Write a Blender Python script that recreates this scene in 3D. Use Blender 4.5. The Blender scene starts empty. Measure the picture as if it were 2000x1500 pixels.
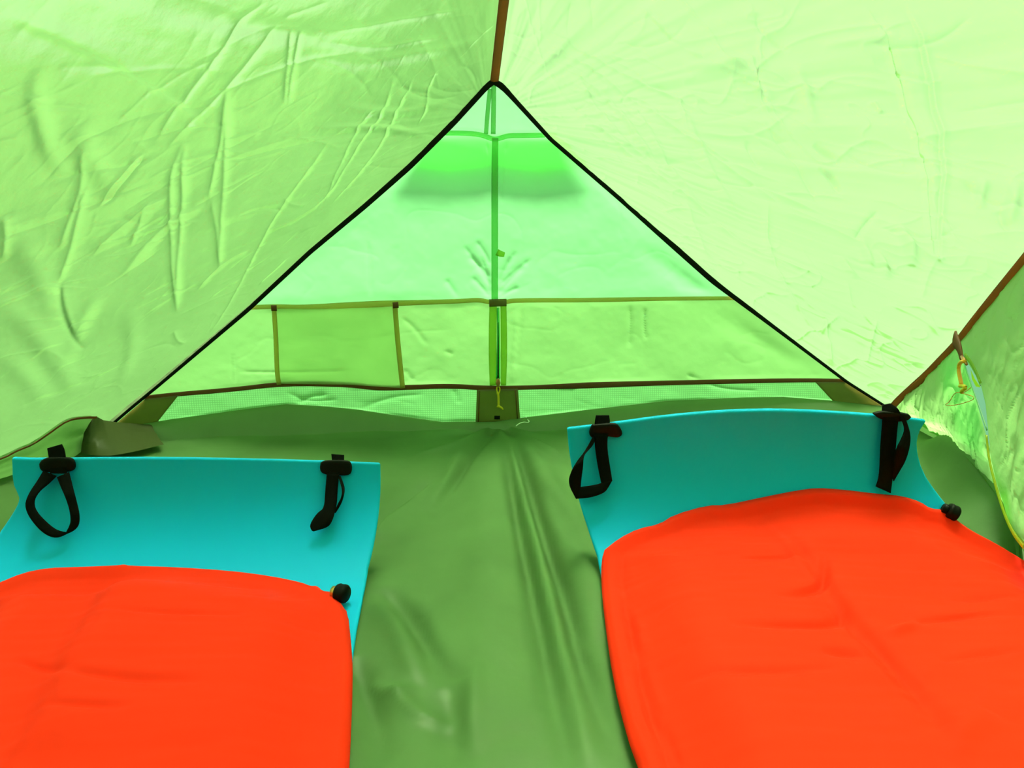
import bpy, math, random
import numpy as np
from mathutils import Vector, Matrix

# ------------------------------------------------------------------ camera, sky, sun, exposure
sc = bpy.context.scene
COL = sc.collection
H = 0.5; F = 1450.0; PITCH = math.radians(14.3)
cd = bpy.data.cameras.new('camera'); cam = bpy.data.objects.new('camera', cd); COL.objects.link(cam)
cam.location = (0, 0, H); cam.rotation_euler = (math.pi/2 - PITCH, 0, 0)
cd.sensor_width = 36.0; cd.lens = 36.0*F/2000.0; cd.clip_start = 0.01
sc.camera = cam

world = bpy.data.worlds.new('sky'); sc.world = world; world.use_nodes = True
wn = world.node_tree; bg = wn.nodes['Background']
bg.inputs['Color'].default_value = (0.93, 0.97, 1.0, 1); bg.inputs['Strength'].default_value = 0.6
sd = bpy.data.lights.new('sun', 'SUN'); sun = bpy.data.objects.new('sun', sd); COL.objects.link(sun)
sd.energy = 8.2; sd.angle = math.radians(15); sd.color = (1.0, 0.97, 0.9)
SUN_DIR = Vector((0.15, 0.33, 0.93)).normalized()          # towards the sun: high, behind the end wall and to the right
sun.rotation_euler = SUN_DIR.to_track_quat('Z', 'Y').to_euler()
sc.view_settings.view_transform = 'Standard'; sc.view_settings.look = 'None'
sc.view_settings.gamma = 1.0; sc.view_settings.use_curve_mapping = False
sc.view_settings.exposure = 0.35
sc.cycles.max_bounces = 10; sc.cycles.diffuse_bounces = 6; sc.cycles.transmission_bounces = 6
sc.cycles.caustics_reflective = False

# ------------------------------------------------------------------ measuring: rays and real planes
O = np.array([0, 0, H])
def ray(x, y):
    d = ((x-1000)/F, 1.0, -(y-750)/F); c, s = math.cos(PITCH), math.sin(PITCH)
    return np.array([d[0], d[1]*c + d[2]*s, -d[1]*s + d[2]*c])
def hit(x, y, p, n):
    r = ray(x, y); return O + r*(np.dot(p-O, n)/np.dot(r, n))
def on_floor(x, y, z=0.0): return hit(x, y, np.array([0, 0, z]), np.array([0, 0, 1.0]))
YAW = 0.087
WP = np.array([-0.038, 1.587, 0.0]); WN = np.array([-YAW, 1.0, 0.0]); WN /= np.linalg.norm(WN)
def on_back(x, y): return hit(x, y, WP, WN)
APEX = on_back(965, 158)
CL = on_back(195, 850); CR = on_back(1740, 800)
RDIR = np.array([YAW, -1.0, 0.35])
NL = np.cross(CL-APEX, RDIR); NL /= np.linalg.norm(NL)
NR = np.cross(CR-APEX, RDIR); NR /= np.linalg.norm(NR)
if NL[0] > 0: NL = -NL
if NR[0] < 0: NR = -NR
def on_left(x, y): return hit(x, y, APEX, NL)
def on_right(x, y): return hit(x, y, APEX, NR)

# ------------------------------------------------------------------ numpy helpers
def resample(pts, n):
    pts = np.asarray(pts, float); d = np.r_[0, np.cumsum(np.linalg.norm(np.diff(pts, axis=0), axis=1))]
    t = np.linspace(0, d[-1], n); return np.stack([np.interp(t, d, pts[:, k]) for k in range(pts.shape[1])], 1)
def smooth_poly(pts, n, it=2):
    p = np.asarray(pts, float)
    for _ in range(it):                                    # corner cutting, ends kept
        q = np.empty((2*len(p)-2, p.shape[1])); q[0::2] = .75*p[:-1]+.25*p[1:]; q[1::2] = .25*p[:-1]+.75*p[1:]
        p = np.vstack([p[:1], q, p[-1:]])
    return resample(p, n)
class Noise:
    def __init__(s, seed): s.g = np.random.RandomState(seed).rand(257, 257)
    def __call__(s, x, y):
        xi = np.floor(x).astype(int); yi = np.floor(y).astype(int); fx = x-xi; fy = y-yi
        fx = fx*fx*(3-2*fx); fy = fy*fy*(3-2*fy); xi %= 256; yi %= 256; g = s.g; g[256] = g[0]; g[:, 256] = g[:, 0]
        return (g[yi, xi]*(1-fx)+g[yi, xi+1]*fx)*(1-fy) + (g[yi+1, xi]*(1-fx)+g[yi+1, xi+1]*fx)*fy - .5
def fbm(seed, x, y, oct=3):
    r = 0
    for k in range(oct): r = r + Noise(seed+k*17)(x*2**k+3.7*k, y*2**k+1.3*k)/2**k
    return r
def crinkle(seed, x, y):
    "sharp creases where the noise crosses zero"
    return np.exp(-np.abs(fbm(seed, x, y, 2))/0.035)
def poly_dist(X, Y, poly):
    "distance to a polyline, position along it 0..1, signed side"
    best = np.full(X.shape, 1e9); tt = np.zeros(X.shape); sg = np.zeros(X.shape)
    poly = np.asarray(poly, float); L = np.r_[0, np.cumsum(np.linalg.norm(np.diff(poly, axis=0), axis=1))]
    for i in range(len(poly)-1):
        a, b = poly[i], poly[i+1]; e = b-a; l2 = e@e + 1e-12
        t = np.clip(((X-a[0])*e[0]+(Y-a[1])*e[1])/l2, 0, 1)
        dx = X-a[0]-t*e[0]; dy = Y-a[1]-t*e[1]; d = np.hypot(dx, dy)
        m = d < best; best = np.where(m, d, best); tt = np.where(m, (L[i]+t*(L[i+1]-L[i]))/L[-1], tt)
        sg = np.where(m, np.sign(e[0]*dy-e[1]*dx), sg)
    return best, tt, sg
def crease(X, Y, poly, amp, w, kind='ridge'):
    pl = smooth_poly(poly, 20, 2); m = 4*w
    near = (X > pl[:, 0].min()-m) & (X < pl[:, 0].max()+m) & (Y > pl[:, 1].min()-m) & (Y < pl[:, 1].max()+m)
    out = np.zeros(X.shape)
    if near.any(): out[near] = crease_at(X[near], Y[near], pl, amp, w, kind)
    return out
def crease_at(X, Y, pl, amp, w, kind):
    d, t, s = poly_dist(X, Y, pl)
    env = np.clip(np.sin(np.pi*np.clip(t, 0, 1))*2.2, 0, 1)
    if kind == 'ridge': return amp*env*np.exp(-np.sqrt(d*d+(.25*w)**2)/w)*sst(4*w, 2*w, d)
    if kind == 'soft': env = np.sin(np.pi*np.clip(t, 0, 1))**.8; return amp*env*np.exp(-(d/w)**2)
    if kind == 'step': return amp*env*np.tanh(s*d/(.4*w))*np.exp(-d/(1.3*w))*sst(4*w, 2*w, d)       # one side up, the other down
def sst(a, b, x): t = np.clip((x-a)/(b-a), 0, 1); return t*t*(3-2*t)
def coons(top, bottom, left, right):
    "top/bottom arrays (nx,2) left->right, left/right arrays (ny,2) top->bottom"
    nx, ny = len(top), len(left); u = np.linspace(0, 1, nx)[None, :, None]; v = np.linspace(0, 1, ny)[:, None, None]
    lin = (1-v)*top[None] + v*bottom[None] + (1-u)*left[:, None] + u*right[:, None]
    bil = (1-u)*(1-v)*top[0]+u*(1-v)*top[-1]+(1-u)*v*bottom[0]+u*v*bottom[-1]
    return lin - bil

# ------------------------------------------------------------------ mesh helpers
def link(name, me, mat, parent=None, loc=None):
    o = bpy.data.objects.new(name, me); COL.objects.link(o)
    if mat: me.materials.append(mat)
    if parent: o.parent = parent
    if loc is not None: o.location = loc
    return o
def mesh_from(name, V, Fc, smooth=True):
    me = bpy.data.meshes.new(name); me.from_pydata([tuple(v) for v in V], [], [tuple(f) for f in Fc]); me.update()
    if smooth: me.polygons.foreach_set('use_smooth', [True]*len(me.polygons))
    return me
def grid_faces(ny, nx, off=0, flip=False):
    i = np.arange(ny-1)[:, None]*nx + np.arange(nx-1)[None, :]
    f = np.stack([i, i+1, i+nx+1, i+nx], -1).reshape(-1, 4) + off
    return f[:, ::-1] if flip else f
def grid_obj(name, P, mat, parent=None, org=None):
    ny, nx = P.shape[:2]; V = P.reshape(-1, 3)
    if org is not None: V = V-org
    f = grid_faces(ny, nx)
    me = bpy.data.meshes.new(name); me.vertices.add(len(V)); me.vertices.foreach_set('co', V.astype(np.float32).ravel())
    me.loops.add(f.size); me.loops.foreach_set('vertex_index', f.astype(np.int32).ravel())
    me.polygons.add(len(f)); me.polygons.foreach_set('loop_start', np.arange(0, f.size, 4, dtype=np.int32))
    me.polygons.foreach_set('use_smooth', np.ones(len(f), bool)); me.update(calc_edges=True); me.validate()
    return link(name, me, mat, parent)
def slab_obj(name, P, N, thick, mat, parent=None, org=None):
    "closed sheet: grid P and the same grid pushed back along N"
    ny, nx = P.shape[:2]; Q = P - N*thick
    V = np.vstack([P.reshape(-1, 3), Q.reshape(-1, 3)])
    if org is not None: V = V-org
    n = ny*nx; f = [grid_faces(ny, nx), grid_faces(ny, nx, n, True)]
    loop = np.r_[np.arange(nx), np.arange(1, ny)*nx+nx-1, (ny-1)*nx+np.arange(nx-2, -1, -1), np.arange(ny-2, 0, -1)*nx]
    l2 = np.roll(loop, -1); f.append(np.stack([loop, loop+n, l2+n, l2], 1))
    f = np.vstack(f)
    me = mesh_from(name, V, f)
    return link(name, me, mat, parent)
def tube_obj(name, pts, rad, mat, parent=None, org=None, seg=8):
    pts = np.asarray(pts, float); n = len(pts); rad = np.broadcast_to(rad, n)
    T = np.gradient(pts, axis=0); T /= np.linalg.norm(T, axis=1)[:, None]+1e-12
    a = np.array([0.31, 0.2, 0.93]); V = []
    for i in range(n):
        u = np.cross(T[i], a); u /= np.linalg.norm(u); w = np.cross(T[i], u)
        for k in range(seg):
            ph = 2*math.pi*k/seg; V.append(pts[i]+rad[i]*(math.cos(ph)*u+math.sin(ph)*w))
    Fc = [(i*seg+k, i*seg+(k+1) % seg, (i+1)*seg+(k+1) % seg, (i+1)*seg+k) for i in range(n-1) for k in range(seg)]
    Fc += [tuple(range(seg))[::-1], tuple((n-1)*seg+k for k in range(seg))]
    V = np.array(V)
    if org is not None: V = V-org
    return link(name, mesh_from(name, V, Fc), mat, parent)
def tape_obj(name, pts, nrm, width, mat, parent=None, thick=0.0012, lift=0.001, hump=0.0, n=None):
    "flat tape along pts, lying on a surface with normal nrm (towards the viewer)"
    pts = smooth_poly(pts, n or max(12, len(pts)*6), 2); m = len(pts); width = np.interp(np.linspace(0, 1, m), np.linspace(0, 1, np.size(width)), np.ravel(width))
    N = np.broadcast_to(np.asarray(nrm, float), (m, 3)); N = N/np.linalg.norm(N, axis=1)[:, None]
    T = np.gradient(pts, axis=0); T /= np.linalg.norm(T, axis=1)[:, None]; B = np.cross(N, T)
    g = np.linspace(-.5, .5, 5)
    P = pts[:, None]+B[:, None]*(g[None, :, None]*width[:, None, None]) + N[:, None]*(lift+thick+hump*(1-4*g[None, :, None]**2))
    return slab_obj(name, P, N[:, None], thick, mat, parent)
def vnormals(P):
    a = np.gradient(P, axis=1); b = np.gradient(P, axis=0); n = np.cross(a, b); return n/(np.linalg.norm(n, axis=2)[..., None]+1e-12)
def tag(o, label=None, cat=None, kind=None, group=None):
    for k, v in (('label', label), ('category', cat), ('kind', kind), ('group', group)):
        if v: o[k] = v
    return o
def empty(name, loc=(0, 0, 0)):
    o = bpy.data.objects.new(name, None); COL.objects.link(o); o.location = loc; o.empty_display_size = .05; return o

# ------------------------------------------------------------------ materials
def new_mat(name):
    m = bpy.data.materials.new(name); m.use_nodes = True; nt = m.node_tree; nt.nodes.clear()
    out = nt.nodes.new('ShaderNodeOutputMaterial'); return m, nt, out
def nd(nt, t, **kw):
    n = nt.nodes.new(t)
    for k, v in kw.items():
        if k in n.inputs: n.inputs[k].default_value = v
        else: setattr(n, k, v)
    return n
def bump_chain(nt, layers):
    tc = nd(nt, 'ShaderNodeTexCoord'); prev = None
    for scale, strength, dist, stretch in layers:
        mp = nd(nt, 'ShaderNodeMapping'); mp.inputs['Scale'].default_value = stretch
        nt.links.new(tc.outputs['Object'], mp.inputs['Vector'])
        nz = nd(nt, 'ShaderNodeTexNoise'); nz.inputs['Scale'].default_value = scale; nz.inputs['Detail'].default_value = 4
        nt.links.new(mp.outputs[0], nz.inputs['Vector'])
        b = nd(nt, 'ShaderNodeBump'); b.inputs['Strength'].default_value = strength; b.inputs['Distance'].default_value = dist
        nt.links.new(nz.outputs['Fac'], b.inputs['Height'])
        if prev: nt.links.new(prev.outputs[0], b.inputs['Normal'])
        prev = b
    return prev
def mix_color_noise(nt, col, scale, amt):
    tc = nd(nt, 'ShaderNodeTexCoord'); nz = nd(nt, 'ShaderNodeTexNoise'); nz.inputs['Scale'].default_value = scale; nz.inputs['Detail'].default_value = 5
    nt.links.new(tc.outputs['Object'], nz.inputs['Vector'])
    r = nd(nt, 'ShaderNodeMapRange'); r.inputs['From Min'].default_value = .3; r.inputs['From Max'].default_value = .7
    r.inputs['To Min'].default_value = 1-amt; r.inputs['To Max'].default_value = 1+amt; nt.links.new(nz.outputs['Fac'], r.inputs['Value'])
    vm = nd(nt, 'ShaderNodeVectorMath', operation='SCALE'); vm.inputs[0].default_value = col[:3]
    nt.links.new(r.outputs[0], vm.inputs['Scale']); return vm.outputs[0]
def fabric(name, refl, trans, t_mix=.6, fwd=.25, rough=.55, gloss=.05, bump=None, grid=None, vary=.05, through=None):
    "thin woven cloth: diffuse + translucent + a scattered see-through lobe + faint sheen"
    m, nt, out = new_mat(name); L = nt.links
    df = nd(nt, 'ShaderNodeBsdfDiffuse'); tr = nd(nt, 'ShaderNodeBsdfTranslucent'); rf = nd(nt, 'ShaderNodeBsdfRefraction'); gl = nd(nt, 'ShaderNodeBsdfGlossy')
    rc = mix_color_noise(nt, refl, 9, vary); tcn = mix_color_noise(nt, trans, 6, vary)
    if grid:
        tc = nd(nt, 'ShaderNodeTexCoord'); bk = nd(nt, 'ShaderNodeTexBrick'); mp = nd(nt, 'ShaderNodeMapping'); mp.inputs['Rotation'].default_value = (math.pi/2, 0, 0)
        L.new(tc.outputs['Object'], mp.inputs['Vector']); L.new(mp.outputs[0], bk.inputs['Vector'])
        bk.offset = 0; bk.inputs['Scale'].default_value = 1; bk.inputs['Brick Width'].default_value = grid; bk.inputs['Row Height'].default_value = grid
        bk.inputs['Mortar Size'].default_value = grid*.14; bk.inputs['Mortar Smooth'].default_value = .3
        bk.inputs['Color1'].default_value = bk.inputs['Color2'].default_value = (1, 1, 1, 1); bk.inputs['Mortar'].default_value = (.6, .72, .6, 1)
        v = nd(nt, 'ShaderNodeVectorMath', operation='MULTIPLY'); L.new(tcn, v.inputs[0]); L.new(bk.outputs['Color'], v.inputs[1]); tcn = v.outputs[0]
    L.new(rc, df.inputs['Color'])
    L.new(tcn, tr.inputs['Color'])
    if through: rf.inputs['Color'].default_value = (*through, 1)
    else: L.new(tcn, rf.inputs['Color'])
    rf.inputs['Roughness'].default_value = rough; rf.inputs['IOR'].default_value = 1.15
    gl.inputs['Roughness'].default_value = .38; gl.inputs['Color'].default_value = (1, 1, 1, 1)
    m1 = nd(nt, 'ShaderNodeMixShader', Fac=fwd); L.new(tr.outputs[0], m1.inputs[1]); L.new(rf.outputs[0], m1.inputs[2])
    m2 = nd(nt, 'ShaderNodeMixShader', Fac=t_mix); L.new(df.outputs[0], m2.inputs[1]); L.new(m1.outputs[0], m2.inputs[2])
    m3 = nd(nt, 'ShaderNodeMixShader', Fac=gloss); L.new(m2.outputs[0], m3.inputs[1]); L.new(gl.outputs[0], m3.inputs[2])
    if bump:
        b = bump_chain(nt, bump)
        for n in (df, tr, rf, gl): L.new(b.outputs[0], n.inputs['Normal'])
    L.new(m3.outputs[0], out.inputs['Surface']); return m
def solid(name, col, rough=.6, spec=.4, bump=None, vary=.04, sheen=0, metal=0):
    m, nt, out = new_mat(name); p = nd(nt, 'ShaderNodeBsdfPrincipled')
    nt.links.new(mix_color_noise(nt, col, 12, vary), p.inputs['Base Color'])
    p.inputs['Roughness'].default_value = rough; p.inputs['Specular IOR Level'].default_value = spec; p.inputs['Metallic'].default_value = metal
    if sheen: p.inputs['Sheen Weight'].default_value = sheen
    if bump: nt.links.new(bump_chain(nt, bump).outputs[0], p.inputs['Normal'])
    nt.links.new(p.outputs[0], out.inputs['Surface']); return m
S1 = (1, 1, 1)
M = {}
M['canopy'] = fabric('canopy_nylon', (.30, .62, .16), (.31, .73, .19), .82, .60, .27, .05, [(28, .22, .004, S1), (90, .2, .0012, S1)], through=(.76, .97, .58))
M['side'] = fabric('side_nylon', (.32, .62, .15), (.40, .86, .22), .88, .1, .55, .04, [(30, .35, .004, S1), (110, .25, .0012, S1)])
M['skirt'] = fabric('shaded_skirt_nylon', (.16, .34, .07), (.16, .45, .08), .35, .05, .55, .03, [(30, .3, .004, S1)])  # side nylon made darker: shade close to the ground put into its colour
M['storm'] = fabric('pale_storm_flap', (.5, .8, .6), (.42, 1.0, .62), .95, .4, .5, 0)
M['vent'] = fabric('vent_mesh', (.35, .75, .35), (.42, .97, .46), .75, .3, .5, .02, [(30, .1, .002, S1)])
M['rear'] = fabric('rear_door_nylon', (.18, .62, .20), (.31, .97, .33), .88, .14, .5, .03, [(20, .15, .003, S1)])
M['hood'] = fabric('vent_hood_nylon', (.18, .55, .18), (.36, .93, .32), .75, .2, .5, .03)
M['pocket'] = fabric('pocket_nylon', (.32, .62, .16), (.33, .82, .21), .72, .2, .5, .03, [(35, .2, .003, S1)])
M['pocket2'] = fabric('pocket_overlay_nylon', (.30, .5, .14), (.80, .92, .62), .75, .3, .5, .03)
M['ripstop'] = fabric('ripstop_mesh', (.28, .6, .22), (.25, .80, .22), .7, .2, .5, .02, [(30, .2, .003, S1)], grid=.0048)
M['floor'] = fabric('floor_coated_nylon', (.112, .206, .075), (.25, .5, .16), .28, 0, .6, .012, [(24, .25, .004, S1), (80, .15, .0015, S1)], vary=.1)
M['tape'] = fabric('brown_grosgrain', (.20, .08, .04), (.42, .21, .08), .5, 0, .5, .02, [(160, .3, .001, S1)])
M['tapel'] = fabric('thin_brown_tape', (.30, .20, .10), (.85, .76, .36), .7, 0, .5, .02, [(160, .3, .001, S1)])
M['patch'] = fabric('brown_reinforcement', (.20, .15, .07), (.52, .48, .2), .6, 0, .5, .02, [(60, .3, .002, S1)])
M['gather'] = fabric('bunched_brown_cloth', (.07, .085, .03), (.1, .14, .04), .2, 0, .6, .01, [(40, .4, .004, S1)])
M['seam'] = fabric('green_seam_tape', (.25, .5, .25), (.5, .86, .48), .75, 0, .5, .02)
M['zipband'] = fabric('zip_flap_green', (.28, .40, .10), (.66, .84, .26), .75, 0, .5, .02, [(80, .2, .001, S1)])
M['piping'] = solid('black_piping', (.010, .012, .008), .9, .03)
M['web'] = solid('black_webbing', (.003, .0035, .003), .85, .06, [(240, .4, .0008, (1, 1, 1))])
M['plastic'] = solid('black_plastic', (.003, .0035, .003), .55, .1)
M['foam'] = solid('blue_foam', (.0003, .46, 1.0), .6, .15, [(300, .06, .0004, S1)], vary=.02)
M['orange'] = solid('orange_polyester', (.95, .026, .005), .75, .08, [(14, .18, .006, (1, .35, 1)), (60, .15, .0015, (.5, 1, 1)), (500, .12, .0003, S1)], vary=.03)
M['yellow'] = solid('yellow_cord', (.75, .55, .03), .6, .3)
M['amber'] = solid('amber_cord', (.80, .38, .03), .6, .3)
M['thread'] = solid('orange_thread', (.80, .25, .05), .7, .2)
M['white'] = solid('white_thread', (.8, .85, .75), .7, .2)
M['teeth'] = solid('green_zip_teeth', (.05, .5, .12), .4, .5)
M['slider'] = solid('copper_slider', (.55, .22, .10), .35, .5, metal=.6)
M['brass'] = solid('brass_stem', (.8, .45, .12), .35, .5, metal=.8)
M['label'] = fabric('yellow_label', (.8, .75, .05), (.8, .8, .05), .5, 0)
M['soil'] = solid('grass_ground', (.06, .11, .03), .9, .1, vary=.3)

# ------------------------------------------------------------------ ground outside
g = 14.0
ground = link('ground', mesh_from('ground', [(-g, -g, -.03), (g, -g, -.03), (g, g, -.03), (-g, g, -.03)], [(0, 1, 2, 3)]), M['soil'])
tag(ground, 'grassy ground under and around the tent', 'ground', 'structure')

# ------------------------------------------------------------------ edge curves of the tent
pipeL_px = [(962, 160), (953, 164), (886, 238), (800, 325), (715, 400), (605, 492), (487, 602), (310, 752), (255, 797), (196, 848)]
pipeR_px = [(966, 160), (979, 166), (1000, 190), (1075, 272), (1210, 388), (1300, 467), (1390, 547), (1500, 630), (1650, 743), (1740, 800)]
pipeL = np.array([on_back(*p) for p in pipeL_px]); pipeR = np.array([on_back(*p) for p in pipeR_px])
eaveL_px = [(196, 838), (185, 812), (165, 812), (130, 816), (100, 838), (60, 866), (30, 876), (0, 894)]
eaveL = np.array([CL+[0, 0, .012]]+[on_left(*p) for p in eaveL_px[1:]])
e = eaveL[-1]; eaveL = np.vstack([eaveL, [e+np.array([-.10, -.25, 0]), e+np.array([-.40, -1.9, .02])]])
eaveR_px = [(1740, 798), (1752, 782), (1785, 752), (1815, 726), (1842, 698), (1872, 668), (1905, 625), (1950, 570), (2000, 510)]
eaveR = np.array([on_right(*p) for p in eaveR_px])
d = eaveR[-1]-eaveR[-3]; d /= np.linalg.norm(d); eaveR = np.vstack([eaveR, eaveR[-1]+d*.2, eaveR[-1]+d*.6, eaveR[-1]+d*.75+np.array([-.05, -1.2, .25])])
RID = np.array([APEX, APEX+RDIR*2.15])

def slope(name, pipe, eave, nrm, tr, creases, seed, fan, crk, label, gain=1.0):
    na, nb = 690, 540
    pip = resample(pipe, nb); ev = smooth_poly(eave, na, 2)
    # spacing: dense near the back wall where the picture looks
    w = np.r_[np.linspace(0, .47, na-70), np.linspace(.47, 1, 71)[1:]]
    def warp(c): t = np.linspace(0, 1, len(c)); return np.stack([np.interp(w, t, c[:, k]) for k in range(3)], 1)
    rd = warp(resample(RID, 1200)); ev = warp(smooth_poly(eave, 1600, 2))
    far = resample(np.array([rd[-1], ev[-1]]), nb)
    P = coons(pip, far, rd, ev)                            # rows: back -> front, columns: ridge -> eave
    # local plane coordinates in metres
    ux = RDIR/np.linalg.norm(RDIR); uy = np.cross(nrm, ux)
    X = (P-APEX)@ux; Y = (P-APEX)@uy
    h = np.zeros(X.shape)
    for poly, amp, wd, kind in creases:
        amp = amp*gain
        q = np.array([tr(*p) for p in poly]); h += crease(np.asarray(X), Y, np.stack([(q-APEX)@ux, (q-APEX)@uy], 1), amp, wd, kind)
    rg = np.random.RandomState(seed+77); sy = 1.0 if Y.mean() > 0 else -1.0
    for _ in range(130):                                   # many small packing creases
        cx, cy = rg.uniform(0, .95), rg.uniform(.02, 1.0); ln = rg.uniform(.03, .13)
        a = (math.atan2(cy, cx+.15) if rg.rand() < .6 else rg.uniform(.5, 1.6)) + rg.normal(0, .22); k = rg.normal(0, .25)
        q = np.array([[cx+ln*t*math.cos(a+k*t), sy*(cy+ln*t*math.sin(a+k*t))] for t in (-1, -.33, .33, 1)])
        h += crease(X, Y, q, rg.uniform(.0008, .0020)*(.6+.4*crk)*rg.choice([-1, 1]), rg.uniform(.0022, .0042), 'ridge')
    th = np.arctan2(Y, X+.15); rr = np.hypot(X+.15, Y)
    h += fan*.0035*fbm(seed, th*22, rr*2.2, 3)             # creases fanning out of the apex
    h += .012*fbm(seed+3, X*3.2, Y*3.2, 2) + .0014*fbm(seed+5, X*16, Y*16, 3)
    zone = sst(-.1, .25, fbm(seed+9, X*4, Y*4, 2)+.05)
    h += crk*.0011*zone*crinkle(seed+7, X*9+Y*3, Y*9) + crk*.0007*crinkle(seed+8, X*20, Y*14-X*8)*sst(-.05, .2, fbm(seed+11, X*5, Y*5, 2))
    j = np.linspace(0, 1, nb)[None, :]; i = np.linspace(0, 1, na)[:, None]
    env = sst(0, .03, j)*sst(0, .03, 1-j)*sst(0, .02, i)
    P = P + nrm*(h*env)[..., None]
    o = grid_obj(name, P, M['canopy']); tag(o, label, 'tent wall', 'structure'); return o
A_, W_ = .0030, .0045
cl = [([(0, 20), (50, 48), (110, 75), (175, 105), (260, 150), (330, 190), (400, 240)], .003, .012, 'step'),
      ([(520, 0), (460, 60), (400, 150), (350, 215), (305, 280)], A_, .004, 'ridge'), ([(545, 50), (500, 105), (440, 180), (380, 240), (330, 290)], A_, .004, 'ridge'),
      ([(592, 55), (575, 110), (560, 200)], A_, .003, 'ridge'), ([(572, 55), (562, 110), (552, 200)], A_, .003, 'ridge'),
      ([(445, 170), (436, 260), (420, 340), (408, 390)], .004, .004, 'ridge'), ([(446, 180), (441, 300), (438, 370), (425, 520)], .004, .004, 'ridge'), ([(412, 385), (424, 450), (425, 520)], .003, .004, 'ridge'),
      ([(360, 275), (336, 350), (334, 400), (337, 500), (340, 605)], .0045, .004, 'ridge'), ([(361, 278), (359, 390), (352, 480), (340, 605)], .0045, .004, 'ridge'),
      ([(75, 130), (70, 190), (80, 230), (100, 300), (130, 350)], .004, .010, 'soft'), ([(165, 300), (166, 370), (140, 430), (118, 490)], .004, .005, 'ridge'),
      ([(172, 370), (150, 460), (118, 556)], .0045, .005, 'ridge'), ([(120, 548), (118, 600), (140, 660), (165, 684)], -.006, .006, 'ridge'), ([(124, 556), (135, 610), (150, 655)], .005, .006, 'ridge'),
      ([(282, 305), (240, 360), (200, 405)], .004, .004, 'step'), ([(330, 385), (270, 420), (215, 465), (180, 500)], .004, .006, 'ridge'), ([(400, 400), (330, 440), (280, 490), (240, 540)], .005, .010, 'soft'),
      ([(298, 392), (275, 430), (255, 480)], .003, .005, 'ridge'), ([(640, 252), (580, 350), (520, 435), (470, 530), (440, 600), (405, 655)], A_, .0035, 'ridge'),
      ([(760, 140), (742, 210), (690, 270), (640, 380), (560, 430), (510, 445)], A_, .003, 'ridge'), ([(800, 140), (770, 200), (742, 260), (700, 330), (640, 395)], A_, .003, 'ridge'), ([(850, 130), (825, 170), (830, 200), (805, 235)], A_, .003, 'ridge'),
      ([(745, 195), (700, 215), (660, 300), (630, 390)], .0025, .003, 'ridge'), ([(560, 495), (535, 520), (500, 552)], A_, .003, 'ridge'), ([(480, 480), (430, 510), (380, 560)], .003, .004, 'ridge'),
      ([(300, 10), (450, 40), (600, 70), (750, 60)], .004, .016, 'soft'), ([(560, 100), (700, 120), (850, 95), (960, 80)], .003, .012, 'soft'), ([(640, 190), (760, 215), (880, 190)], .003, .010, 'soft'), ([(600, 240), (720, 235), (830, 255)], .004, .008, 'soft'),
      ([(640, 62), (760, 38), (900, 20)], .003, .005, 'ridge'), ([(620, 80), (740, 90), (860, 70)], .003, .006, 'ridge'),
      ([(150, 250), (190, 330), (230, 380)], .004, .014, 'soft'), ([(0, 420), (40, 470), (90, 560), (120, 640)], .005, .018, 'soft'), ([(0, 580), (60, 640), (110, 700), (150, 770)], .006, .018, 'soft'), ([(0, 690), (50, 730), (90, 790)], .005, .018, 'soft'),
      ([(5, 420), (14, 450), (5, 505)], .004, .005, 'ridge'), ([(200, 560), (160, 640), (130, 720)], .004, .014, 'soft'), ([(250, 600), (260, 680), (230, 760)], .004, .015, 'soft'), ([(335, 640), (345, 665), (360, 668)], .003, .004, 'ridge')]
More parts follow.
